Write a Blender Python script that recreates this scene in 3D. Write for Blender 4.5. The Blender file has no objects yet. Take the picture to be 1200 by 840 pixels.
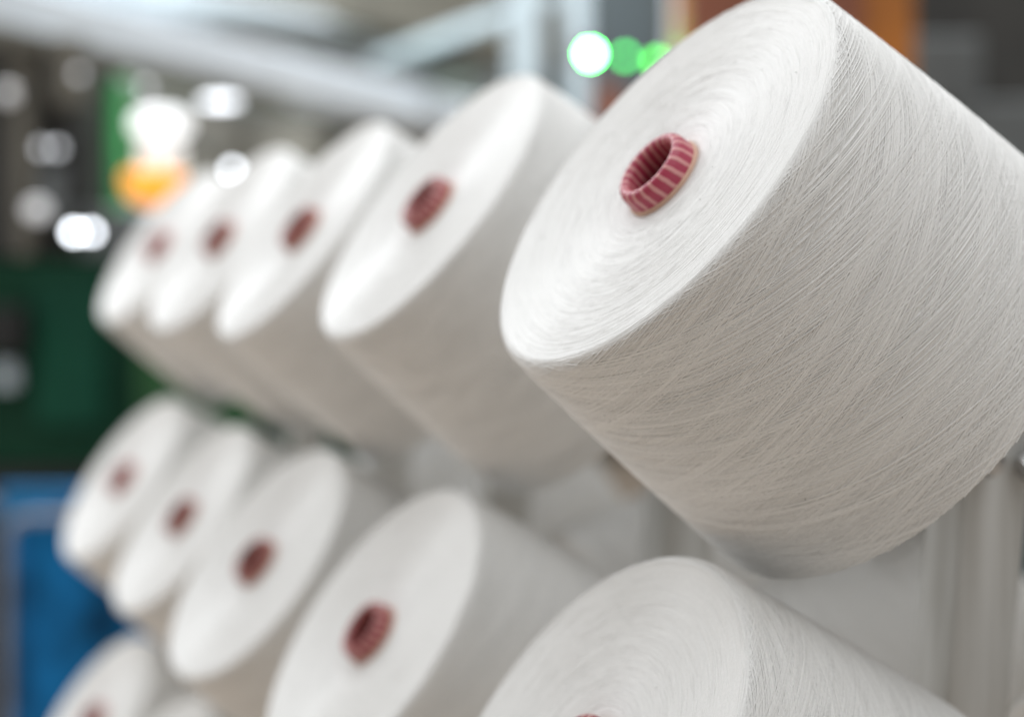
import bpy, bmesh, math, random
import numpy as np
from mathutils import Vector, Matrix
random.seed(7); rng = np.random.default_rng(11)
S = bpy.context.scene
COL = S.collection
PI = math.pi

# ------------------------------------------------------------------ camera frame
FPX = 2076.0                      # focal length in pixels of a 1200 px wide picture
PITCH = math.radians(1.98)
CAM = Vector((0, 0, 1.32))
RIGHT = Vector((1, 0, 0))
FWD = Vector((0, math.cos(PITCH), -math.sin(PITCH)))
UP = Vector((0, math.sin(PITCH), math.cos(PITCH)))
def vec(x, y, z):                 # right, down, forward -> world direction
    return RIGHT * x - UP * y + FWD * z
def at(px, py, z):                # a point of the place, measured from the photograph at depth z
    return CAM + vec((px - 600) / FPX * z, (py - 420) / FPX * z, z)

# ------------------------------------------------------------------ materials
def mat(name, col, rough=.6, metal=0., var=.0, scale=8., bump=0., spec=.5, emit=None, estr=0.):
    m = bpy.data.materials.new(name); m.use_nodes = True
    nt = m.node_tree; b = nt.nodes['Principled BSDF']
    b.inputs['Base Color'].default_value = (*col, 1)
    b.inputs['Roughness'].default_value = rough
    b.inputs['Metallic'].default_value = metal
    b.inputs['Specular IOR Level'].default_value = spec
    if emit:
        b.inputs['Emission Color'].default_value = (*emit, 1); b.inputs['Emission Strength'].default_value = estr
    if var or bump:
        tc = nt.nodes.new('ShaderNodeTexCoord')
        n = nt.nodes.new('ShaderNodeTexNoise'); n.inputs['Scale'].default_value = scale; n.inputs['Detail'].default_value = 6
        nt.links.new(tc.outputs['Object'], n.inputs['Vector'])
        if var:
            r = nt.nodes.new('ShaderNodeMapRange'); r.inputs[1].default_value = .25; r.inputs[2].default_value = .75
            r.inputs[3].default_value = 1 - var; r.inputs[4].default_value = 1 + var
            nt.links.new(n.outputs['Fac'], r.inputs[0])
            mx = nt.nodes.new('ShaderNodeVectorMath'); mx.operation = 'SCALE'
            mx.inputs[0].default_value = col; nt.links.new(r.outputs[0], mx.inputs['Scale'])
            nt.links.new(mx.outputs[0], b.inputs['Base Color'])
        if bump:
            bp = nt.nodes.new('ShaderNodeBump'); bp.inputs['Strength'].default_value = bump; bp.inputs['Distance'].default_value = .002
            nt.links.new(n.outputs['Fac'], bp.inputs['Height']); nt.links.new(bp.outputs[0], b.inputs['Normal'])
    return m

def yarn_material():
    m = bpy.data.materials.new('cotton_yarn'); m.use_nodes = True
    nt = m.node_tree; b = nt.nodes['Principled BSDF']
    at_ = nt.nodes.new('ShaderNodeAttribute'); at_.attribute_name = 'tone'
    tc = nt.nodes.new('ShaderNodeTexCoord')
    n = nt.nodes.new('ShaderNodeTexNoise'); n.inputs['Scale'].default_value = 900; n.inputs['Detail'].default_value = 3
    nt.links.new(tc.outputs['Object'], n.inputs['Vector'])
    r = nt.nodes.new('ShaderNodeMapRange'); r.inputs[1].default_value = .2; r.inputs[2].default_value = .8
    r.inputs[3].default_value = .94; r.inputs[4].default_value = 1.03
    nt.links.new(n.outputs['Fac'], r.inputs[0])
    mul = nt.nodes.new('ShaderNodeMath'); mul.operation = 'MULTIPLY'
    nt.links.new(at_.outputs['Fac'], mul.inputs[0]); nt.links.new(r.outputs[0], mul.inputs[1])
    sc = nt.nodes.new('ShaderNodeVectorMath'); sc.operation = 'SCALE'; sc.inputs[0].default_value = (.83, .828, .812)
    nt.links.new(mul.outputs[0], sc.inputs['Scale']); nt.links.new(sc.outputs[0], b.inputs['Base Color'])
    b.inputs['Roughness'].default_value = .42
    b.inputs['Specular IOR Level'].default_value = .09
    b.inputs['Anisotropic'].default_value = .9; b.inputs['Anisotropic Rotation'].default_value = .25
    tg = nt.nodes.new('ShaderNodeTangent'); tg.direction_type = 'RADIAL'; tg.axis = 'Z'; nt.links.new(tg.outputs[0], b.inputs['Tangent'])
    b.inputs['Sheen Weight'].default_value = .12; b.inputs['Sheen Roughness'].default_value = .4
    bp = nt.nodes.new('ShaderNodeBump'); bp.inputs['Strength'].default_value = .25; bp.inputs['Distance'].default_value = .0003
    nt.links.new(n.outputs['Fac'], bp.inputs['Height']); nt.links.new(bp.outputs[0], b.inputs['Normal'])
    return m

def stripe_material(red=(.37, .035, .075), pale=(.60, .27, .26), name='striped_paper'):            # red paper nose with paler stripes running along it
    m = bpy.data.materials.new(name); m.use_nodes = True
    nt = m.node_tree; b = nt.nodes['Principled BSDF']; L = nt.links
    tc = nt.nodes.new('ShaderNodeTexCoord'); sx = nt.nodes.new('ShaderNodeSeparateXYZ'); L.new(tc.outputs['Object'], sx.inputs[0])
    a = nt.nodes.new('ShaderNodeMath'); a.operation = 'ARCTAN2'; L.new(sx.outputs['Y'], a.inputs[0]); L.new(sx.outputs['X'], a.inputs[1])
    tw = nt.nodes.new('ShaderNodeMath'); tw.operation = 'MULTIPLY_ADD'; tw.inputs[1].default_value = 9.; L.new(sx.outputs['Z'], tw.inputs[0]); L.new(a.outputs[0], tw.inputs[2])
    nz = nt.nodes.new('ShaderNodeTexNoise'); nz.inputs['Scale'].default_value = 160; L.new(tc.outputs['Object'], nz.inputs['Vector'])
    ad = nt.nodes.new('ShaderNodeMath'); ad.operation = 'MULTIPLY_ADD'; ad.inputs[1].default_value = .08; L.new(nz.outputs['Fac'], ad.inputs[0]); L.new(tw.outputs[0], ad.inputs[2])
    k = nt.nodes.new('ShaderNodeMath'); k.operation = 'MULTIPLY'; k.inputs[1].default_value = 21.; L.new(ad.outputs[0], k.inputs[0])
    s = nt.nodes.new('ShaderNodeMath'); s.operation = 'SINE'; L.new(k.outputs[0], s.inputs[0])
    r = nt.nodes.new('ShaderNodeMapRange'); r.inputs[1].default_value = .22; r.inputs[2].default_value = .70; L.new(s.outputs[0], r.inputs[0])
    mx = nt.nodes.new('ShaderNodeMix'); mx.data_type = 'RGBA'
    mx.inputs['A'].default_value = (*red, 1); mx.inputs['B'].default_value = (*pale, 1)
    L.new(r.outputs[0], mx.inputs['Factor']); L.new(mx.outputs['Result'], b.inputs['Base Color'])
    b.inputs['Roughness'].default_value = .38
    bp = nt.nodes.new('ShaderNodeBump'); bp.inputs['Strength'].default_value = .35; bp.inputs['Distance'].default_value = .0006
    L.new(r.outputs[0], bp.inputs['Height']); L.new(bp.outputs[0], b.inputs['Normal'])
    return m

def galvanised():
    m = mat('galvanised_steel', (.36, .36, .34), .5, .25)
    nt = m.node_tree; b = nt.nodes['Principled BSDF']; L = nt.links
    tc = nt.nodes.new('ShaderNodeTexCoord'); mp = nt.nodes.new('ShaderNodeMapping'); mp.inputs['Scale'].default_value = (60, 60, 4)
    n = nt.nodes.new('ShaderNodeTexNoise'); n.inputs['Scale'].default_value = 1.; n.inputs['Detail'].default_value = 5
    L.new(tc.outputs['Object'], mp.inputs[0]); L.new(mp.outputs[0], n.inputs['Vector'])
    cr = nt.nodes.new('ShaderNodeValToRGB'); cr.color_ramp.elements[0].position = .32; cr.color_ramp.elements[1].position = .7
    cr.color_ramp.elements[0].color = (.42, .415, .39, 1); cr.color_ramp.elements[1].color = (.68, .69, .68, 1)
    L.new(n.outputs['Fac'], cr.inputs[0]); L.new(cr.outputs[0], b.inputs['Base Color'])
    return m

M = dict(
    yarn=yarn_material(), stripe=stripe_material(), stripe_brown=stripe_material((.22, .035, .04), (.42, .20, .15), 'brown_striped_paper'), stripe_mid=stripe_material((.27, .035, .05), (.50, .24, .20), 'dull_striped_paper'), steel=galvanised(),  # browner, darker stripe colours for all noses but the nearest
    speck=mat('seed_speck', (.06, .045, .03), .9),
    tube=mat('paper_tube', (.20, .12, .09), .8, var=.12, scale=90),
    lip=mat('paper_lip', (.62, .40, .30), .75, var=.08, scale=200),
    peg=mat('peg_metal', (.5, .5, .5), .35, .9),
    floor=mat('floor_paint', (.57, .468, .375), .5, var=.25, scale=1.2),
    wall=mat('wall_paint', (.17, .168, .15), .8, var=.45, scale=.7),
    dkgreen=mat('dark_green_enamel', (.004, .036, .018), .6, var=.45, scale=2.5, spec=.15),
    green=mat('green_enamel', (.10, .60, .19), .45, var=.2, scale=5),
    white=mat('white_enamel', (.68, .74, .80), .4, var=.06, scale=6),
    pale=mat('pale_grey_enamel', (.46, .53, .58), .45, var=.2, scale=4),
    palegreen=mat('pale_green_enamel', (.52, .64, .58), .45, var=.15, scale=4),
    grey=mat('grey_enamel', (.11, .122, .125), .5, var=.3, scale=5),
    grey2=mat('blue_grey_enamel', (.30, .35, .37), .5, var=.2, scale=4),
    dkteal=mat('dark_teal_enamel', (.014, .024, .027), .5, var=.3, scale=3),
    door=mat('green_door_enamel', (.006, .060, .034), .6, var=.4, scale=5, spec=.15),
    taupe=mat('taupe_enamel', (.13, .122, .10), .6, var=.35, scale=3),
    dark=mat('dark_metal', (.028, .027, .024), .5, var=.5, scale=6),
    black=mat('black_rubber', (.008, .008, .008), .7, var=.3),
    orange=mat('orange_plastic', (.85, .30, .03), .4, var=.06, scale=20),
    amber=mat('amber_plastic', (.45, .15, .012), .45, var=.4, scale=7),
    rust=mat('red_brown_paint', (.22, .07, .035), .6, var=.25, scale=9),
    blue=mat('blue_canvas', (.005, .11, .28), .8, var=.95, scale=8, bump=.5, spec=.15),
    tubeframe=mat('trolley_tube', (.20, .22, .27), .45, .2, var=.3, scale=12),
)
def glow_mat(name, col, strength): return mat(name, (.8, .8, .8), .4, emit=col, estr=strength)

# ------------------------------------------------------------------ helpers
def mesh_obj(name, V, F, material, parent=None, smooth=True, tone=None, fmat=None):
    me = bpy.data.meshes.new(name)
    if isinstance(V, np.ndarray):
        nv, nf = len(V), len(F)
        me.vertices.add(nv); me.vertices.foreach_set('co', V.astype(np.float32).ravel())
        k = F.shape[1]
        me.loops.add(nf * k); me.loops.foreach_set('vertex_index', F.astype(np.int32).ravel())
        me.polygons.add(nf); me.polygons.foreach_set('loop_start', np.arange(0, nf * k, k, dtype=np.int32))
        me.polygons.foreach_set('loop_total', np.full(nf, k, dtype=np.int32))
        if fmat is not None: me.polygons.foreach_set('material_index', fmat.astype(np.int32))
        me.update(calc_edges=True)
    else:
        me.from_pydata([tuple(v) for v in V], [], F)
    for mm in (material if isinstance(material, (list, tuple)) else [material]): me.materials.append(mm)
    me.polygons.foreach_set('use_smooth', np.full(len(me.polygons), smooth, dtype=bool))
    if tone is not None:
        a = me.attributes.new('tone', 'FLOAT', 'POINT'); a.data.foreach_set('value', tone.astype(np.float32))
    me.update()
    o = bpy.data.objects.new(name, me); COL.objects.link(o)
    if parent: o.parent = parent
    return o
def bm_obj(name, bm, material, parent=None, smooth=False):
    me = bpy.data.meshes.new(name); bm.normal_update(); bm.to_mesh(me); bm.free()
    me.materials.append(material)
    if smooth: me.polygons.foreach_set('use_smooth', np.full(len(me.polygons), True, dtype=bool))
    o = bpy.data.objects.new(name, me); COL.objects.link(o)
    if parent: o.parent = parent
    return o
def frame(origin, z, x=None):
    z = Vector(z).normalized(); x = Vector(x) if x is not None else (Vector((0, 0, 1)) if abs(z.z) < .9 else Vector((1, 0, 0)))
    y = z.cross(x).normalized(); x = y.cross(z).normalized()
    m = Matrix((x, y, z)).transposed().to_4x4(); m.translation = Vector(origin); return m
def tag(o, label=None, cat=None, group=None, kind=None):
    for k, v in (('label', label), ('category', cat), ('group', group), ('kind', kind)):
        if v: o[k] = v
    return o
def empty(name, m):
    o = bpy.data.objects.new(name, None); o.empty_display_size = .05; COL.objects.link(o)
    o.matrix_world = m if isinstance(m, Matrix) else Matrix.Translation(m); return o
def add_box(bm, m, sx, sy, sz, bevel=.0):
    r = bmesh.ops.create_cube(bm, size=1., matrix=m @ Matrix.Diagonal((sx, sy, sz, 1)))
    if bevel:
        es = list({e for v in r['verts'] for e in v.link_edges})
        bmesh.ops.bevel(bm, geom=es, offset=bevel, segments=3, affect='EDGES', profile=.6)
def add_tube(bm, p0, p1, r, seg=16, r1=None):
    p0, p1 = Vector(p0), Vector(p1); d = p1 - p0
    bmesh.ops.create_cone(bm, cap_ends=True, segments=seg, radius1=r, radius2=r if r1 is None else r1, depth=d.length,
                          matrix=frame((p0 + p1) / 2, d))
def add_path(bm, pts, r, seg=10):          # tube along a poly-line
    rings = []
    for i, p in enumerate(pts):
        p = Vector(p); t = (Vector(pts[min(i + 1, len(pts) - 1)]) - Vector(pts[max(i - 1, 0)])).normalized()
        f = frame(p, t, Vector((.13, .31, .94)))
        rings.append([bm.verts.new(f @ Vector((r * math.cos(2 * PI * k / seg), r * math.sin(2 * PI * k / seg), 0))) for k in range(seg)])
    for a, b in zip(rings, rings[1:]):
        for k in range(seg): bm.faces.new((a[k], a[(k + 1) % seg], b[(k + 1) % seg], b[k]))
    bm.faces.new(rings[0][::-1]); bm.faces.new(rings[-1])
def lathe(prof, seg=96, closed=False):
    V, F = [], []
    for r, z in prof:
        for k in range(seg):
            a = 2 * PI * k / seg; V.append((r * math.cos(a), r * math.sin(a), z))
    n = len(prof)
    for i in range(n if closed else n - 1):
        j = (i + 1) % n
        for k in range(seg):
            k2 = (k + 1) % seg; F.append((i * seg + k, i * seg + k2, j * seg + k2, j * seg + k))
    return np.array(V), np.array(F)

# ------------------------------------------------------------------ the yarn cone (local +Z = out of the small face)
RF, RB, LEN = .105, .1177, .1587
FIL = .0035
DISH = .0045
RT = .0190                                  # tube radius at the nose
def body_r(d):                              # package radius at depth d behind the rim
    u = np.clip(d / LEN, 0, 1)
    return RF + (RB - RF) * u + .0012 * np.sin(PI * u)
def face_z(r):                              # the end face is slightly hollow
    u = np.clip((RF - FIL - r) / (RF - FIL - RT), 0, 1)
    return -DISH * u ** .85
def winding_profile():
    p = [(RT + .001, -DISH - .004)]
    for r in np.linspace(RT + .001, RF - FIL, 26): p.append((r, float(face_z(r))))
    for a in np.linspace(10, 80, 7): p.append((RF - FIL + FIL * math.sin(math.radians(a)), -FIL + FIL * math.cos(math.radians(a))))
    for d in np.linspace(FIL, LEN - .006, 40): p.append((float(body_r(d)), -float(d)))
    for a in np.linspace(15, 90, 6): p.append((float(body_r(LEN)) - .006 + .006 * math.cos(math.radians(a)), -LEN + .006 - .006 * math.sin(math.radians(a))))
    for r in np.linspace(RB - .012, .030, 10): p.append((r, -LEN + .005 * (RB - .012 - r) / (RB - .04)))
    return p

def ribbons(P, N, w, h):
    """P: (n, s, 3) centre lines, N: (n, s, 3) outward normals -> ridged strands (3 verts per station)."""
    n, s, _ = P.shape
    T = np.gradient(P, axis=1); T /= np.linalg.norm(T, axis=2, keepdims=True) + 1e-12
    B = np.cross(N, T); B /= np.linalg.norm(B, axis=2, keepdims=True) + 1e-12
    w = np.broadcast_to(np.asarray(w).reshape(-1, 1, 1), (n, 1, 1)); h = np.broadcast_to(np.asarray(h).reshape(-1, 1, 1), (n, 1, 1))
    V = np.stack([P - B * w / 2, P - B * w * .22 + N * h, P + B * w * .22 + N * h, P + B * w / 2], 2)   # n,s,4,3
    idx = np.arange(n * s * 4).reshape(n, s, 4)
    F = []
    for a in range(3):
        F.append(np.stack([idx[:, :-1, a], idx[:, 1:, a], idx[:, 1:, a + 1], idx[:, :-1, a + 1]], -1).reshape(-1, 4))
    return V.reshape(-1, 3), np.concatenate(F)

def make_winding():
    Vs, Fs, Ts, Ms = [], [], [], []; off = 0
    def add(V, F, tone, mi=0):
        nonlocal off
        Vs.append(V); Fs.append(F + off); off += len(V)
        Ts.append(np.broadcast_to(tone, (len(V),)) if np.ndim(tone) == 0 else tone); Ms.append(np.full(len(F), mi))
    V, F = lathe(winding_profile(), 192); add(V, F, .93)
    # cross-wound strands on the side: a close bed of thread, then looser top strands lying over it
    NS = 120
    for sgn in (1, -1):
        P, N, Wd, Hh, Tn = [], [], [], [], []
        for g in range(380):
            top = g >= 265
            th0 = rng.uniform(0, 2 * PI); rev = rng.normal(1.02, .07)
            lift = rng.uniform(.00034, .0006) if top else rng.uniform(-.00012, .00022)
            k = int(rng.integers(1, 4)) if top else int(rng.integers(2, 5)); pitch = rng.uniform(.0012, .0034) if top else rng.uniform(.0010, .0024)
            wob = rng.normal(0, .004); wf = rng.uniform(1, 4); wp = rng.uniform(0, 6)
            for j in range(k):
                t = np.linspace(0, 1, NS)
                u = t + .004 * np.sin(2 * PI * t * wf + wp + j * .3)
                d = np.clip(.0006 + (LEN - .0042) * u, .0006, LEN - .003)
                th = th0 + sgn * (2 * PI * rev * t) + (j * pitch / .24 / RF) + wob * np.sin(2 * PI * wf * t + wp) + rng.normal(0, .003) + .0005 * np.sin(2 * PI * rng.uniform(2, 6) * t + rng.uniform(0, 6))
                r = body_r(d) + lift + rng.normal(0, .00005) + .00004 * np.sin(2 * PI * rng.uniform(4, 11) * t + rng.uniform(0, 6))
                edge = np.clip((.004 - d) / .004, 0, 1); r = r - edge ** 2 * .0019
                P.append(np.stack([r * np.cos(th), r * np.sin(th), -d], -1))
                N.append(np.stack([np.cos(th), np.sin(th), np.zeros(NS) + .08], -1))
                Wd.append(rng.uniform(.00038, .00056)); Hh.append(rng.uniform(.00034, .00046) if top else rng.uniform(.00018, .0003)); Tn.append(rng.normal(1.01 if top else .97, .045))
        V, F = ribbons(np.array(P), np.array(N), np.array(Wd), np.array(Hh)); add(V, F, np.repeat(np.array(Tn), NS * 4))
    # strands that turn over the rim
    P, N, Wd, Hh, Tn = [], [], [], [], []; NS = 40
    for i in range(520):
        t = np.linspace(-1, 1, NS); th = rng.uniform(0, 2 * PI) + rng.uniform(.15, .5) * t
        ph = np.radians(np.clip(rng.uniform(-12, 88) + rng.normal(0, 22) * t, -20, 96))
        off_ = rng.uniform(-.0001, .00022)
        r = RF - FIL + (FIL + off_) * np.sin(ph); z = -FIL + (FIL + off_) * np.cos(ph)
        P.append(np.stack([r * np.cos(th), r * np.sin(th), z], -1)); N.append(np.stack([np.sin(ph) * np.cos(th), np.sin(ph) * np.sin(th), np.cos(ph)], -1))
        Wd.append(rng.uniform(.00036, .00055)); Hh.append(rng.uniform(.00012, .00024)); Tn.append(rng.normal(.99, .03))
    V, F = ribbons(np.array(P), np.array(N), np.array(Wd), np.array(Hh)); add(V, F, np.repeat(np.array(Tn), NS * 4))
    # turning loops on the face: nearly circular arcs that rise out of the face and sink again
    NS = 44; P, N, Wd, Hh, Tn = [], [], [], [], []
    for i in range(5200):
        r0 = RT + .003 + (RF - .002 - RT - .003) * rng.uniform(0, 1) ** .62
        th0 = rng.uniform(0, 2 * PI); span = rng.uniform(.5, 1.7) * (1.3 if r0 < .05 else 1)
        t = np.linspace(-1, 1, NS)
        r = r0 - rng.uniform(.0005, .0035) * t ** 2 + (.00035 if rng.uniform() < .3 else .0001) * np.sin(rng.uniform(2, 5) * t + rng.uniform(0, 6)) + rng.normal(0, .00045) * t
        r = np.clip(r, RT + .0022, RF - .0013)
        th = th0 + span * t / 2
        z = face_z(r) + rng.uniform(-.00004, .00012) - .0007 * np.abs(t) ** 3 
        z = z - np.clip((r - (RF - FIL)) / FIL, 0, 1) ** 2 * FIL * .5
        P.append(np.stack([r * np.cos(th), r * np.sin(th), z], -1)); N.append(np.tile(np.array([0, 0, 1.]), (NS, 1)))
        Wd.append(rng.uniform(.00034, .0006)); Hh.append(rng.uniform(.00006, .00014) * (.7 if r0 < .055 else 1)); Tn.append(rng.normal(1.0, .012))
    V, F = ribbons(np.array(P), -np.array(N) * -1, np.array(Wd), np.array(Hh)); add(V, F, np.repeat(np.array(Tn), NS * 4))
    # stray fibres standing off the surface
    n = 8000; NS = 5
    d = rng.uniform(.001, LEN - .004, n); th = rng.uniform(0, 2 * PI, n); ln = rng.uniform(.0007, .0030, n)
    base = np.stack([body_r(d) * np.cos(th), body_r(d) * np.sin(th), -d], -1)
    nr = np.stack([np.cos(th), np.sin(th), np.zeros(n)], -1)
    tg = np.stack([-np.sin(th), np.cos(th), np.zeros(n)], -1) * rng.normal(0, 1, n)[:, None] + np.array([0, 0, 1.]) * rng.normal(0, .8, n)[:, None]
    tg /= np.linalg.norm(tg, axis=1, keepdims=True)
    s = np.linspace(0, 1, NS)[None, :, None]
    P = base[:, None] + ln[:, None, None] * (tg[:, None] * s + nr[:, None] * (.9 * s - .55 * s ** 2 + .25))
    Nn = np.broadcast_to(nr[:, None], P.shape) * .6 + np.array([0, 0, .6])
    V, F = ribbons(P, Nn / np.linalg.norm(Nn, axis=2, keepdims=True), np.full(n, .00005), np.full(n, .00001)); add(V, F, 1.0)
    # specks of seed coat
    for i in range(70):
        th = rng.uniform(0, 2 * PI); q = rng.uniform(.00012, .00034)
        if i < 52:
            d = rng.uniform(.004, LEN - .01); r = body_r(d) + .0007; c = np.array([r * math.cos(th), r * math.sin(th), -d])
        else:
            r = rng.uniform(.03, RF - .004); c = np.array([r * math.cos(th), r * math.sin(th), float(face_z(r)) + .0006])
        e = np.eye(3) * q * rng.uniform(.5, 1.5, (3, 1))
        V = np.array([c + e[0], c + e[1], c - e[0], c - e[1], c + e[2], c - e[2]])
        F = np.array([[0, 4, 2, 5], [1, 4, 3, 5], [0, 1, 2, 3]])
        add(V, F, 1., 1)
    return np.concatenate(Vs), np.concatenate(Fs), np.concatenate(Ts), np.concatenate(Ms)

TIP = .0068                                  # how far the nose stands out of the rim plane
def nose_profile():
    ro, ri, h = RT, RT - .0056, .0032
    p = [(ro + .0008, -DISH - .004), (ro + .0007, -DISH + .002), (ro + .0003, TIP - h)]
    for a in np.linspace(15, 165, 9): p.append(((ro + ri) / 2 + (ro - ri) / 2 * math.cos(math.radians(a)), TIP - h + h * math.sin(math.radians(a))))
    p += [(ri, TIP - h), (ri + .0002, TIP - .013), (ri + .0012, TIP - .0135)]
    return p
WV, WF, WT, WM = make_winding()
winding0 = None
def make_cone():
    root = empty('yarn_cone', Matrix.Identity(4))
    mesh_obj('yarn_winding', WV, WF, [M['yarn'], M['speck']], root, True, WT, WM)
    V, F = lathe([(RT - .0005, -DISH - .004), (RT + .003 - .0012, TIP - .03), (.0305, -LEN - .012), (.031, -LEN - .0135), (.029, -LEN - .0145), (.0275, -LEN - .012),
                  (RT - .0048, TIP - .0145), (RT - .0040, TIP - .0138), (RT - .0012, TIP - .020)], 64)
    tube = mesh_obj('paper_tube', V, F, M['tube'], root)
    V, F = lathe(nose_profile(), 96); mesh_obj('striped_nose', V, F, M['stripe'], tube)
    V, F = lathe([(RT + .0004, -DISH - .004), (RT + .0015, -DISH - .003), (RT + .0016, -DISH + .0013), (RT + .0012, -DISH + .0018), (RT + .0004, -DISH + .0019)], 96)
    mesh_obj('collar', V, F, M['lip'], tube)
    return root
def children(o): return [c for c in bpy.data.objects if c.parent == o]
def copy_tree(o, parent=None):
    c = o.copy(); COL.objects.link(c)
    if parent: c.parent = parent
    for ch in children(o): copy_tree(ch, c)
    return c

# measured positions of the rim centres and axes (right, down, forward)
TOP = [((.0655, -.0832, .7971), (-.7285, -.5644, -.3883)), ((-.0538, -.0978, 1.1236), (-.7270, -.5743, -.3763)),
       ((-.1654, -.1014, 1.3848), (-.7314, -.5633, -.3844)), ((-.2785, -.1140, 1.6803), (-.715, -.535, -.450)), ((-.3990, -.1270, 1.9951), (-.700, -.545, -.461))]
MID = [((.0305, .1764, .7864), (-.7423, -.5527, -.3788)), ((-.0901, .1711, 1.1097), (-.7398, -.5520, -.3846)),
       ((-.2011, .1583, 1.3867), (-.700, -.5720, -.427)), ((-.3155, .1508, 1.6899), (-.713, -.5624, -.4187)), ((-.4350, .1330, 1.9760), (-.705, -.545, -.454))]
LOW = {3: ((-.3480, .4130, 1.6780), (-.705, -.560, -.434)), 4: ((-.4660, .4010, 1.9674), (-.695, -.560, -.450))}
R_W = vec(-.36425, -.03217, .93075).normalized()       # along the creel, level
M_W = Vector((0, 0, 1)).cross(R_W).normalized()
if M_W.x > 0: M_W.negate()                             # outward, to the camera's side
STEP = .3320
POST0 = at(1139, 650, .917)                            # the near post at this height
TILT = .094                                            # the legs of the A-frame lean outward going down
PLANE = POST0
POST_D = (Vector((0, 0, -1)) + M_W * TILT).normalized()
Q_W = R_W.cross(POST_D).normalized()
if Q_W.dot(M_W) < 0: Q_W.negate()
def mirror_p(p): return p - 2 * (p - PLANE).dot(Q_W) * Q_W
def mirror_v(v): return v - 2 * v.dot(Q_W) * Q_W

proto = make_cone(); first = [True]
def place_cone(c, n, label, group, spin, size=None):
    o = proto if first[0] else copy_tree(proto); first[0] = False
    o.matrix_world = frame(c, n) @ Matrix.Rotation(spin, 4, 'Z') @ Matrix.Scale(size or (1 if o is proto else random.uniform(.988, 1.008)), 4)
    if o is not proto:
        for tu in children(o):
            for ns in children(tu):
                if ns.name.startswith('striped_nose'):
                    ns.material_slots[0].link = 'OBJECT'; ns.material_slots[0].material = M['stripe_brown' if 'third' in label or 'fourth' in label else 'stripe_mid']
    tag(o, label, 'yarn cone', group); return o
G1 = 'white yarn cones on the near side of the creel'
TL = ['large sharp white yarn cone filling the upper right, nearest in the top row',
      'white yarn cone in the top row, directly left of the large sharp one',
      'third white yarn cone from the right in the top row, red nose blurred',
      'fourth white yarn cone from the right in the top row, below the round white glint',
      'farthest top row yarn cone, leftmost, just below the orange and white beacon']
ML = ['white yarn cone cut off by the bottom edge, under the large sharp cone',
      'middle row white yarn cone with its dark nose hole showing, second from the right',
      'middle row yarn cone third from the right, above the dim bottom cones',
      'middle row yarn cone fourth from the right, between two others and beside the blue trolley',
      'leftmost middle row yarn cone, the blurriest, in front of the dark green machine']
LL = {3: 'bottom row yarn cone showing only its dim upper rim',
      4: 'dim yarn cone in the lower left corner before the blue trolley'}
NEAR, FAR = [], []
for i, (c, n) in enumerate(TOP): NEAR.append((CAM + vec(*c), vec(*n).normalized())); place_cone(*NEAR[-1], TL[i], G1, .7 + 1.9 * i)
for i, (c, n) in enumerate(MID): NEAR.append((CAM + vec(*c), vec(*n).normalized())); place_cone(*NEAR[-1], ML[i], G1, 2.1 + 2.3 * i, .978 if i == 0 else None)
for i, (c, n) in LOW.items(): NEAR.append((CAM + vec(*c), vec(*n).normalized())); place_cone(*NEAR[-1], LL[i], G1, 1.1 + 2.7 * i)
G2 = 'yarn cones on the far side of the creel'
OL = {'top': 'upper far side yarn cone, base showing behind the %s creel post from the right',
      'mid': 'middle far side yarn cone, base showing behind the %s creel post from the right',
      'low': 'lowest far side yarn cone, base showing behind the %s creel post from the right'}
ORD = ['first', 'second', 'third', 'fourth', 'fifth']
nT, nM = vec(-.7265, -.5666, -.3888), vec(-.7409, -.5551, -.3780)
DROP = CAM + vec(.0281, .1818, .7872) - (CAM + vec(.0689, -.0845, .7992))
for lev, base, nn, ks in (('top', CAM + vec(*TOP[0][0]), nT, (0, 1, 2, 3, 4)), ('mid', CAM + vec(*MID[0][0]), nM, (0, 1, 2, 3, 4)),
                          ('low', CAM + vec(*MID[0][0]) + DROP, nM, (0, 1))):
    for k in ks:
        FAR.append((mirror_p(base + R_W * STEP * k), mirror_v(nn).normalized())); place_cone(*FAR[-1], OL[lev] % ORD[k], G2, .4 + k * 1.7)

# ------------------------------------------------------------------ the creel: leaning posts, pegs, rails, feet
ZTOP, ZBOT = 1.345, .06
creel = empty('creel', Matrix.Translation(Vector((POST0.x, POST0.y, 0))))
tag(creel, 'grey galvanised creel frame whose posts and pegs carry the yarn cones', 'creel')
CI = creel.matrix_world.inverted()
def part(name, bm, m, parent=creel, smooth=False):
    bmesh.ops.transform(bm, matrix=CI, verts=bm.verts); return bm_obj(name, bm, m, parent, smooth)
def post_at(k, z):
    p = POST0 + R_W * STEP * k; q = p + M_W * TILT * (POST0.z - z); q.z = z
    return q
for k in range(5):
    a, b = post_at(k, ZBOT), post_at(k, ZTOP); bm = bmesh.new()
    add_box(bm, frame((a + b) / 2, b - a, R_W), .033, .040, (b - a).length, .004)
    part('post', bm, M['steel'])
def peg_bm(c, n):
    base = c - n * (LEN + .014); L_ = max(.01, (base - POST0).dot(Q_W) / n.dot(Q_W) - .010)
    bm = bmesh.new(); add_tube(bm, c - n * .035, base, .009, 14); add_tube(bm, base, base - n * L_, .007, 14); add_tube(bm, base + n * .004, base - n * .004, .022, 20)
    return bm
for c, n in NEAR:
    part('peg', peg_bm(c, n), M['peg'])
for c, n in FAR:
    base = c - n * (LEN + .014); L_ = max(.01, -(base - POST0).dot(Q_W) / -n.dot(Q_W) - .010)
    bm = bmesh.new(); add_tube(bm, c - n * .035, base, .009, 14); add_tube(bm, base, base - n * L_, .007, 14); add_tube(bm, base + n * .004, base - n * .004, .022, 20)
    part('peg', bm, M['peg'])
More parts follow.
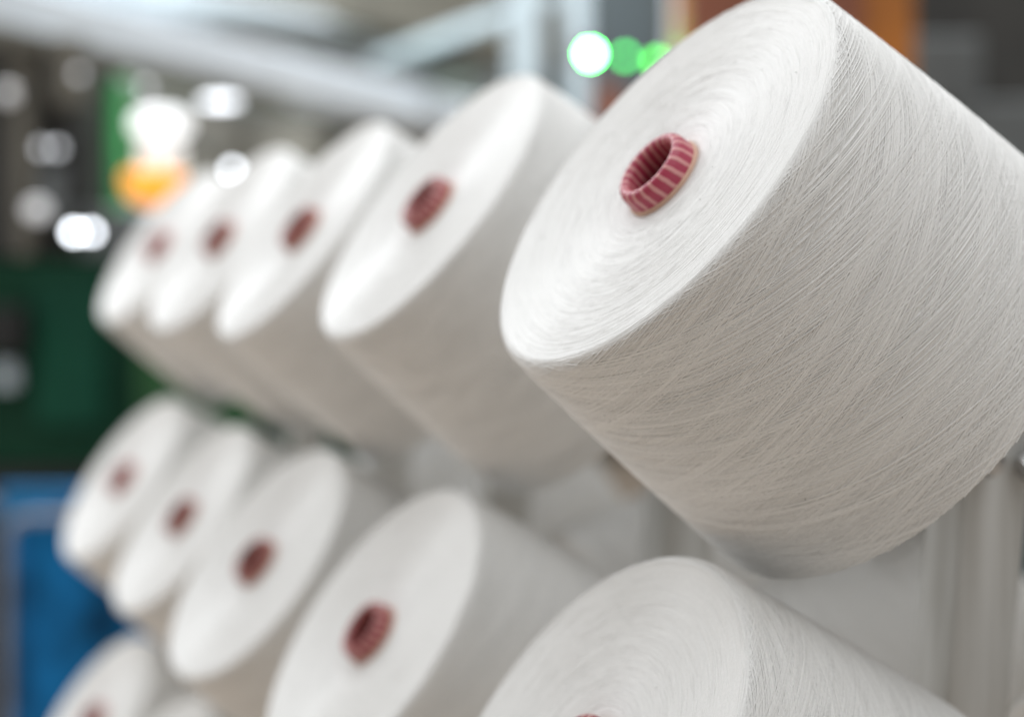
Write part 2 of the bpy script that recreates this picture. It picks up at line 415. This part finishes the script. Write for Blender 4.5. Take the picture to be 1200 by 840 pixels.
for z in (ZTOP - .02, .12):
    a, b = post_at(-.1, z), post_at(4.1, z)
    for sd in (1, -1):
        bm = bmesh.new(); add_box(bm, frame((a + b) / 2 + Q_W * .034 * sd, b - a, Vector((0, 0, 1))), .035, .030, (b - a).length, .003); part('rail', bm, M['steel'])
for k in range(5):
    a = post_at(k, .03); bm = bmesh.new(); add_box(bm, frame(a, M_W, R_W), .05, .055, .7, .004); part('foot', bm, M['steel'])

# ------------------------------------------------------------------ setting
def sheet(name, pts, m):
    o = mesh_obj(name, [Vector(p) for p in pts], [tuple(range(len(pts)))], m, None, False); o['kind'] = 'structure'; return o
sheet('floor', [(-14, -4, 0), (14, -4, 0), (14, 15, 0), (-14, 15, 0)], M['floor'])
bm = bmesh.new(); add_box(bm, Matrix.Translation((0, 14.9, 2.6)), 26, .2, 5.2); w = bm_obj('far_wall', bm, M['wall']); tag(w, kind='structure')

def slab(name, x0, y0, x1, y1, z, depth, m, label=None, cat=None, bevel=.01, group=None, yaw=0., parent=None):
    a, b = at(x0, y0, z), at(x1, y1, z); c = (a + b) / 2
    bm = bmesh.new(); mm = Matrix.Translation((c.x, c.y + depth / 2, c.z)) @ Matrix.Rotation(yaw, 4, 'Z')
    add_box(bm, mm, abs(b.x - a.x), depth, abs(a.z - b.z), bevel)
    o = bm_obj(name, bm, m, parent)
    if label: tag(o, label, cat, group)
    return o
def down_to_floor(px, py, z): return at(px, py, z)

# pale trunking running overhead into the hall
def beam(name, p, q, sx, sz, m, label, cat, group=None):
    bm = bmesh.new(); add_box(bm, frame((p + q) / 2, q - p, Vector((0, 0, 1))), sz, sx, (q - p).length, .012)
    return tag(bm_obj(name, bm, m), label, cat, group)
beam('cable_trunking', at(-260, -42, 3.6), at(600, 158, 7.3), .26, .115, M['white'], 'pale bluish white overhead trunking slanting down across the upper left', 'trunking')
beam('air_pipe', at(160, 72, 5.2), at(640, 158, 8.4), .20, .14, M['palegreen'], 'pale greenish overhead pipe directly below the bluish trunking', 'pipe')
beam('air_duct', at(-300, -70, 4.6), at(330, 22, 8.), .5, .22, M['pale'], 'wide pale air duct in the top left corner above the trunking', 'duct')
beam('cross_pipe', at(440, 74, 7.2), at(650, -4, 6.4), .05, .05, M['grey2'], 'blue grey pipe rising to the right above the second top row cone', 'pipe')
beam('thin_conduit', at(330, 62, 6.6), at(500, 104, 8.0), .08, .06, M['grey'], 'thin grey conduit between the trunking and the greenish pipe', 'conduit')
beam('water_pipe', at(-100, 48, 5.0), at(420, 150, 8.6), .05, .05, M['grey2'], 'thin blue grey pipe sloping under the trunking above the round glints', 'pipe')
beam('dark_duct', at(300, -30, 7.5), at(640, 32, 10.5), .30, .22, M['dark'], 'dark duct near the top edge left of the blue grey column', 'duct')
beam('thin_rail', at(-60, -12, 4.4), at(470, 92, 8.2), .03, .03, M['dark'], 'thin dark rail running along the middle of the pale trunking', 'rail')
beam('dark_conduit', at(60, 60, 5.2), at(560, 168, 9.2), .05, .06, M['taupe'], 'brown grey conduit below the pale trunking at the upper left', 'conduit')
beam('upper_rail', at(120, -20, 5.5), at(520, 52, 8.8), .06, .05, M['white'], 'thin white rail above the pale trunking near the top edge', 'rail')
beam('slim_pipe', at(380, 40, 7.6), at(640, 96, 9.5), .04, .05, M['pale'], 'slim pale pipe running behind the blue grey column', 'pipe')
beam('hanging_rail', at(330, 128, 7.4), at(560, 92, 8.6), .06, .06, M['palegreen'], 'pale green rail tilting up behind the second top row cone', 'rail')
beam('roof_beam', at(150, -60, 6.5), at(760, 75, 10.), .35, .30, M['taupe'], 'taupe roof beam crossing above the pale trunking', 'beam')
beam('lower_rail', at(-80, 25, 3.6), at(330, 118, 5.6), .05, .05, M['taupe'], 'thin dark brown rail under the edge of the overhead trunking', 'rail')

def column(x0, x1, y0, z, depth, m, name, label, cat, ybot=None):
    a, b = at(x0, y0, z), at(x1, y0, z); zb = 0 if ybot is None else at(x0, ybot, z).z
    bm = bmesh.new(); add_box(bm, Matrix.Translation(((a.x + b.x) / 2, a.y + depth / 2, (a.z + zb) / 2)), b.x - a.x, depth, a.z - zb, .008)
    return tag(bm_obj(name, bm, m), label, cat)
column(596, 634, -80, 6.0, .12, M['grey2'], 'steel_column', 'pale blue grey steel column rising behind the second cone of the top row', 'column')
column(664, 690, -80, 6.6, .10, M['grey2'], 'machine_upright', 'slim grey upright directly behind the bright green lamp', 'upright')
column(786, 808, -80, 4.2, .06, M['white'], 'lamp_pole', 'white pole beside the green lamps left of the large cone', 'pole')
column(640, 780, -90, 9.0, .5, M['dkteal'], 'control_cabinet', 'dark blue grey cabinet far behind the green lamps', 'cabinet', 340)
column(430, 590, 0, 9.5, .5, M['grey'], 'storage_cabinet', 'grey cabinet far away under the roof beam', 'cabinet')
column(101, 144, 92, 4.4, .08, M['green'], 'green_post', 'bright green machine post left of the orange and white beacon', 'post')

# dark green spinning machine on the left
mach = empty('spinning_machine', Matrix.Translation(Vector((at(60, 0, 4.0).x, at(0, 0, 4.0).y, 0))))
tag(mach, 'dark green spinning machine standing left of the creel behind the blue trolley', 'machine')
MI = mach.matrix_world.inverted()
def mpart(name, x0, y0, x1, y1, z, depth, m):
    a, b = at(x0, y0, z), at(x1, y1, z); c = (a + b) / 2
    bm = bmesh.new(); add_box(bm, MI @ Matrix.Translation((c.x, c.y + depth / 2, c.z)), abs(b.x - a.x), depth, abs(a.z - b.z), .01)
    return bm_obj(name, bm, m, mach)
mpart('body_panel', -220, 305, 480, 545, 4.0, .5, M['dkgreen'])
mpart('side_panel', 160, 395, 300, 500, 3.9, .08, M['green'].copy())
mpart('base', -220, 547, 480, 1020, 4.02, .45, M['black'])
mpart('head_housing', -220, 42, 88, 303, 4.05, .45, M['dark'])
mpart('side_frame', 14, 60, 36, 300, 3.97, .06, M['taupe'])
mpart('gear_cover', 46, 196, 82, 262, 3.96, .08, M['grey'])
mpart('upper_cover', 58, 40, 96, 122, 3.96, .08, M['taupe'])
mpart('green_door', 40, 330, 120, 500, 3.97, .02, M['door'])
mpart('grey_bracket', 92, 246, 160, 302, 4.0, .3, M['grey'])
mpart('motor_cover', -20, 360, 22, 415, 3.9, .09, M['black'])
mpart('label_plate', -8, 425, 18, 455, 3.95, .03, M['pale'])
mpart('dark_slot', 74, 150, 96, 240, 3.95, .09, M['black'])
sidep = [c for c in children(mach) if c.name.startswith('side_panel')][0]
sidep.data.materials[0] = mat('mid_green_enamel', (.012, .085, .018), .5, var=.3, scale=4)

# grey machine bodies filling the upper middle distance
slab('winding_frame', 130, 150, 480, 330, 6.5, .4, M['taupe'], 'taupe winding machine frame behind the far cones of the top row', 'machine')
slab('drive_housing', 110, 240, 420, 420, 5.6, .4, M['pale'], 'pale grey drive housing low behind the leftmost cones', 'machine')

# orange and white yarn feeder
fe = at(189, 190, 3.0)
fd = empty('signal_beacon', Matrix.Translation(fe)); tag(fd, 'lit signal beacon, white dome over an orange bowl, behind the leftmost top cone', 'beacon')
def fpart(name, prof, m): V, F = lathe(prof, 40); return mesh_obj(name, V, F, m, fd)
u = 3.0 / FPX
fpart('dome', [(.001, 62 * u), (18 * u, 61 * u), (31 * u, 55 * u), (36 * u, 44 * u), (33 * u, 34 * u), (24 * u, 29 * u), (.001, 29 * u)], mat('lit_white_dome', (.8, .8, .8), .4, emit=(.96, .98, 1), estr=.95))
fpart('drum', [(.001, 20 * u), (26 * u, 20 * u), (27 * u, -8 * u), (.001, -9 * u)], mat('lit_white_drum', (.8, .8, .8), .4, emit=(1, .95, .9), estr=.5))
fpart('bowl', [(.001, -12 * u), (34 * u, -12 * u), (37 * u, -22 * u), (31 * u, -40 * u), (16 * u, -50 * u), (.001, -52 * u)], mat('lit_orange_bowl', (.85, .35, .04), .4, emit=(1., .36, .03), estr=.8)).location.x = -9 * u
bm = bmesh.new(); add_tube(bm, (0, 0, 20 * u), (0, 0, 15 * u), .02); add_tube(bm, (0, .04, 40 * u), (0, .5, 40 * u), .012); bm_obj('bracket', bm, M['dark'], fd)

# blue canvas trolley in the lower left
tz = 2.75
tr = empty('trolley', Matrix.Translation(Vector((at(90, 0, tz).x, at(0, 0, tz).y, 0)))); tag(tr, 'blue canvas trolley with a pale tubular frame in the lower left', 'trolley')
TI = tr.matrix_world.inverted()
def box_part(name, x0, y0, x1, y1, z, depth, m, bev=.012):
    a, b = at(x0, y0, z), at(x1, y1, z); c = (a + b) / 2
    bm = bmesh.new(); add_box(bm, TI @ Matrix.Translation((c.x, c.y + depth / 2, c.z)), abs(b.x - a.x), depth, abs(a.z - b.z), bev)
    return bm_obj(name, bm, m, tr)
def canvas(name, x0, y0, x1, y1, z, m):          # hanging canvas with soft vertical folds, 6 mm thick
    nx, ny = 60, 40; V, F = [], []
    a, b = TI @ at(x0, y0, z), TI @ at(x1, y1, z)
    for side in (0, 1):
        for j in range(ny + 1):
            for i in range(nx + 1):
                u_, v_ = i / nx, j / ny
                w_ = .016 * math.sin(17 * u_ + 1.3 * math.sin(3 * v_)) * (.25 + v_) + .010 * math.sin(41 * u_ + 2 * v_) * v_ + .006 * math.sin(9 * v_ + 5 * u_)
                V.append((a.x + (b.x - a.x) * u_, a.y + w_ + .03 + .006 * side, a.z + (b.z - a.z) * v_))
    n_ = (nx + 1) * (ny + 1)
    for side in (0, 1):
        for j in range(ny):
            for i in range(nx):
                q = side * n_ + j * (nx + 1) + i; f_ = (q, q + 1, q + nx + 2, q + nx + 1); F.append(f_ if side else f_[::-1])
    return mesh_obj(name, V, F, m, tr)
canvas('canvas_side', 22, 612, 330, 1150, tz, M['blue'])
box_part('canvas_back', 0, 570, 330, 1150, tz + .62, .03, mat('blue_canvas_back', (.02, .16, .34), .8, var=.3, scale=6, spec=.15))
box_part('canvas_end', 12, 612, 20, 1150, tz + .05, .55, M['blue'])
pts = []
def tp(x, y, z=tz - .02): return TI @ at(x, y, z)
arc = [(8, 1230), (8, 900), (8, 680)] + [(34 - 26 * math.cos(a), 634 - 28 * math.sin(a)) for a in np.linspace(0, PI / 2, 7)] + [(120, 604), (240, 604), (345, 604)]
bm = bmesh.new(); add_path(bm, [tp(x, y) for x, y in arc], .008, 12); bm_obj('front_frame', bm, M['tubeframe'], tr, True)
bm = bmesh.new(); add_path(bm, [tp(x, y, tz + .7) for x, y in [(-40, 1150), (-40, 620), (-36, 600), (-20, 590), (345, 590)]], .012, 12); bm_obj('rear_frame', bm, M['tubeframe'], tr, True)
for x, z in ((8, tz - .02), (345, tz - .02)):
    p = tp(x, 1000, z); p.z = .075
    bm = bmesh.new(); add_tube(bm, p + Vector((-.02, 0, 0)), p + Vector((.02, 0, 0)), .07, 24); bm_obj('castor', bm, M['black'], tr)

# right background: amber housing, dark machine, grey box
am = slab('amber_housing', 806, -60, 1072, 105, 3.4, .3, M['amber'], 'amber orange machine housing behind the top of the large cone', 'housing')
slab('brown_cover', 806, -60, 1012, 110, 3.3, .08, M['rust'], 'dark red brown cover in front of the amber housing', 'cover')
slab('dark_machine', 1040, -80, 1400, 330, 4.6, .5, M['dark'], 'dark machine in the upper right behind the large cone', 'machine')
slab('grey_gearbox', 1066, 42, 1150, 120, 4.1, .3, M['grey'], 'mid grey gearbox on the dark machine at the upper right', 'gearbox')
slab('lower_gearbox', 1120, 118, 1330, 220, 4.1, .3, M['grey'], 'grey blue gearbox lower down beside the large cone edge', 'gearbox')
slab('red_brown_motor', 700, 100, 732, 150, 4.6, .1, M['rust'], 'small red brown motor below the green lamps', 'motor')
slab('teal_cabinet', 1150, 400, 1420, 765, 3.0, .4, mat('teal_grey_enamel', (.07, .095, .1), .5, var=.3, scale=4), 'dark teal grey cabinet right of the near creel post', 'cabinet')
slab('pale_crate', 1150, 768, 1420, 1100, 2.9, .4, M['pale'], 'pale grey crate below the teal cabinet at the right edge', 'crate')

# green lamps and white glowing stand-ins for glints, far out of focus
def lamp(px, py, z, r_px, col, strength, label, name='signal_lamp', cat='lamp', group=None, sx=1.):
    p = at(px, py, z); r = r_px * z / FPX
    root = empty(name, Matrix.Translation(p)); tag(root, label, cat, group)
    V, F = lathe([(.0001, 0), (r * .7, r * -.06), (r, -.3 * r), (r, -.9 * r)], 24)
    lens = mesh_obj('lens', V, F, glow_mat('disc_glow', col, strength), root); lens.rotation_euler = (PI / 2, 0, 0); lens.scale = (sx, 1, 1)
    V, F = lathe([(r * 1.15, -.5 * r), (r * 1.2, -.6 * r), (r * 1.2, -2 * r), (.001, -2 * r)], 24)
    h = mesh_obj('housing', V, F, M['dark'], root); h.rotation_euler = (PI / 2, 0, 0); h.scale = (sx, 1, 1)
    return root
lamp(692, 63, 4.0, 6, (.07, 1, .11), 190, 'bright green signal lamp glowing white at its centre, above the second cone', group='green signal lamps')
lamp(733, 66, 4.2, 5, (.0, 1, .10), 7.5, 'dimmer green signal lamp directly right of the bright green one', group='green signal lamps')
lamp(770, 72, 4.0, 6, (.05, 1, .05), 8, 'green signal lamp half hidden behind the edge of the large cone', group='green signal lamps')
WL = [(86, 272, 5, 15, 'brightest white glowing stand-in for a glint low at the left, left one of an overlapping pair', 1),
      (106, 272, 5, 11, 'right one of the two brightest overlapping white glint stand-ins at the left', 1),
      (272, 199, 5, 8, 'round white glint stand-in just above the third and fourth top row cones', 1),
      (257, 119, 5, 3.4, 'short bluish white glowing strip standing in for a glint under the overhead trunking', 4.5),
      (48, 174, 5, 1.3, 'left one of two faint overlapping round glint stand-ins on the dark housing', 1),
      (66, 174, 5, 1.5, 'right one of two faint overlapping round glint stand-ins on the dark housing', 1),
      (92, 87, 5, .6, 'faint glint stand-in above the dark housing, left of the green post', 1),
      (170, 102, 5, 1.4, 'faint glint stand-in just right of the top of the green post', 1),
      (42, 246, 11, .32, 'soft wide white glint stand-in left of the brightest pair', 1.2),
      (8, 110, 10, .15, 'dim glint stand-in at the left edge of the picture', 1)]
for x, y, r, s, lb, sx in WL: lamp(x, y, 3.45, r, (.88, .93, 1.), s, lb, 'glint_disc', 'lamp', 'white glowing discs standing in for glints', sx)  # emissive discs added in place of glints on metal

# ------------------------------------------------------------------ light
w = bpy.data.worlds.new('World'); S.world = w; w.use_nodes = True
w.node_tree.nodes['Background'].inputs[0].default_value = (1., .988, .968, 1); w.node_tree.nodes['Background'].inputs[1].default_value = .37
def area(name, loc, target, sx, sy, power, col):
    l = bpy.data.lights.new(name, 'AREA'); l.shape = 'RECTANGLE'; l.size = sx; l.size_y = sy; l.energy = power; l.color = col
    o = bpy.data.objects.new(name, l); COL.objects.link(o); o.location = loc
    o.rotation_euler = (Vector(target) - Vector(loc)).to_track_quat('-Z', 'Y').to_euler(); return o
area('ceiling_or_fill_light', (-.1, .8, 3.9), (-.1, .81, 1.3), 2.2, 4.2, 44, (.95, .975, 1.))
area('ceiling_or_fill_light', (1.0, -.5, 3.5), (.2, .9, 1.2), .8, 2.6, 15, (.96, .98, 1.))  # fill light added to brighten the side of the large cone
area('ceiling_or_fill_light', (-2.6, 1.95, 2.95), (-.1, 1.1, 1.2), .6, 2.6, 33, (.95, .975, 1.))
area('ceiling_or_fill_light', (-1.95, 3.75, 3.5), (0, 1.1, 1.2), .35, .9, 27, (.93, .965, 1.))
area('ceiling_or_fill_light', (-1.2, 5.4, 4.8), (-.8, 7.5, 2.), 1.0, 3., 430, (.93, .965, 1.))
area('ceiling_or_fill_light', (2.0, 5.0, 4.4), (1., 6., 1.), 1., 4., 110, (.95, .98, 1.))

# ------------------------------------------------------------------ camera
cd = bpy.data.cameras.new('camera'); cam = bpy.data.objects.new('camera', cd); COL.objects.link(cam); S.camera = cam
cam.matrix_world = Matrix((RIGHT, UP, -FWD)).transposed().to_4x4(); cam.location = CAM
cd.sensor_width = 36; cd.lens = 36 * FPX / 1200; cd.clip_start = .02; cd.clip_end = 200
cd.dof.use_dof = True; cd.dof.focus_distance = .722; cd.dof.aperture_fstop = (cd.lens / 1000) / .0185
S.view_settings.view_transform = 'Standard'; S.view_settings.look = 'None'; S.view_settings.exposure = .15; S.view_settings.gamma = 1
S.cycles.use_denoising = True; S.cycles.use_adaptive_sampling = False
S.cycles.max_bounces = 8; S.cycles.diffuse_bounces = 5
S.cycles.sample_clamp_indirect = 6
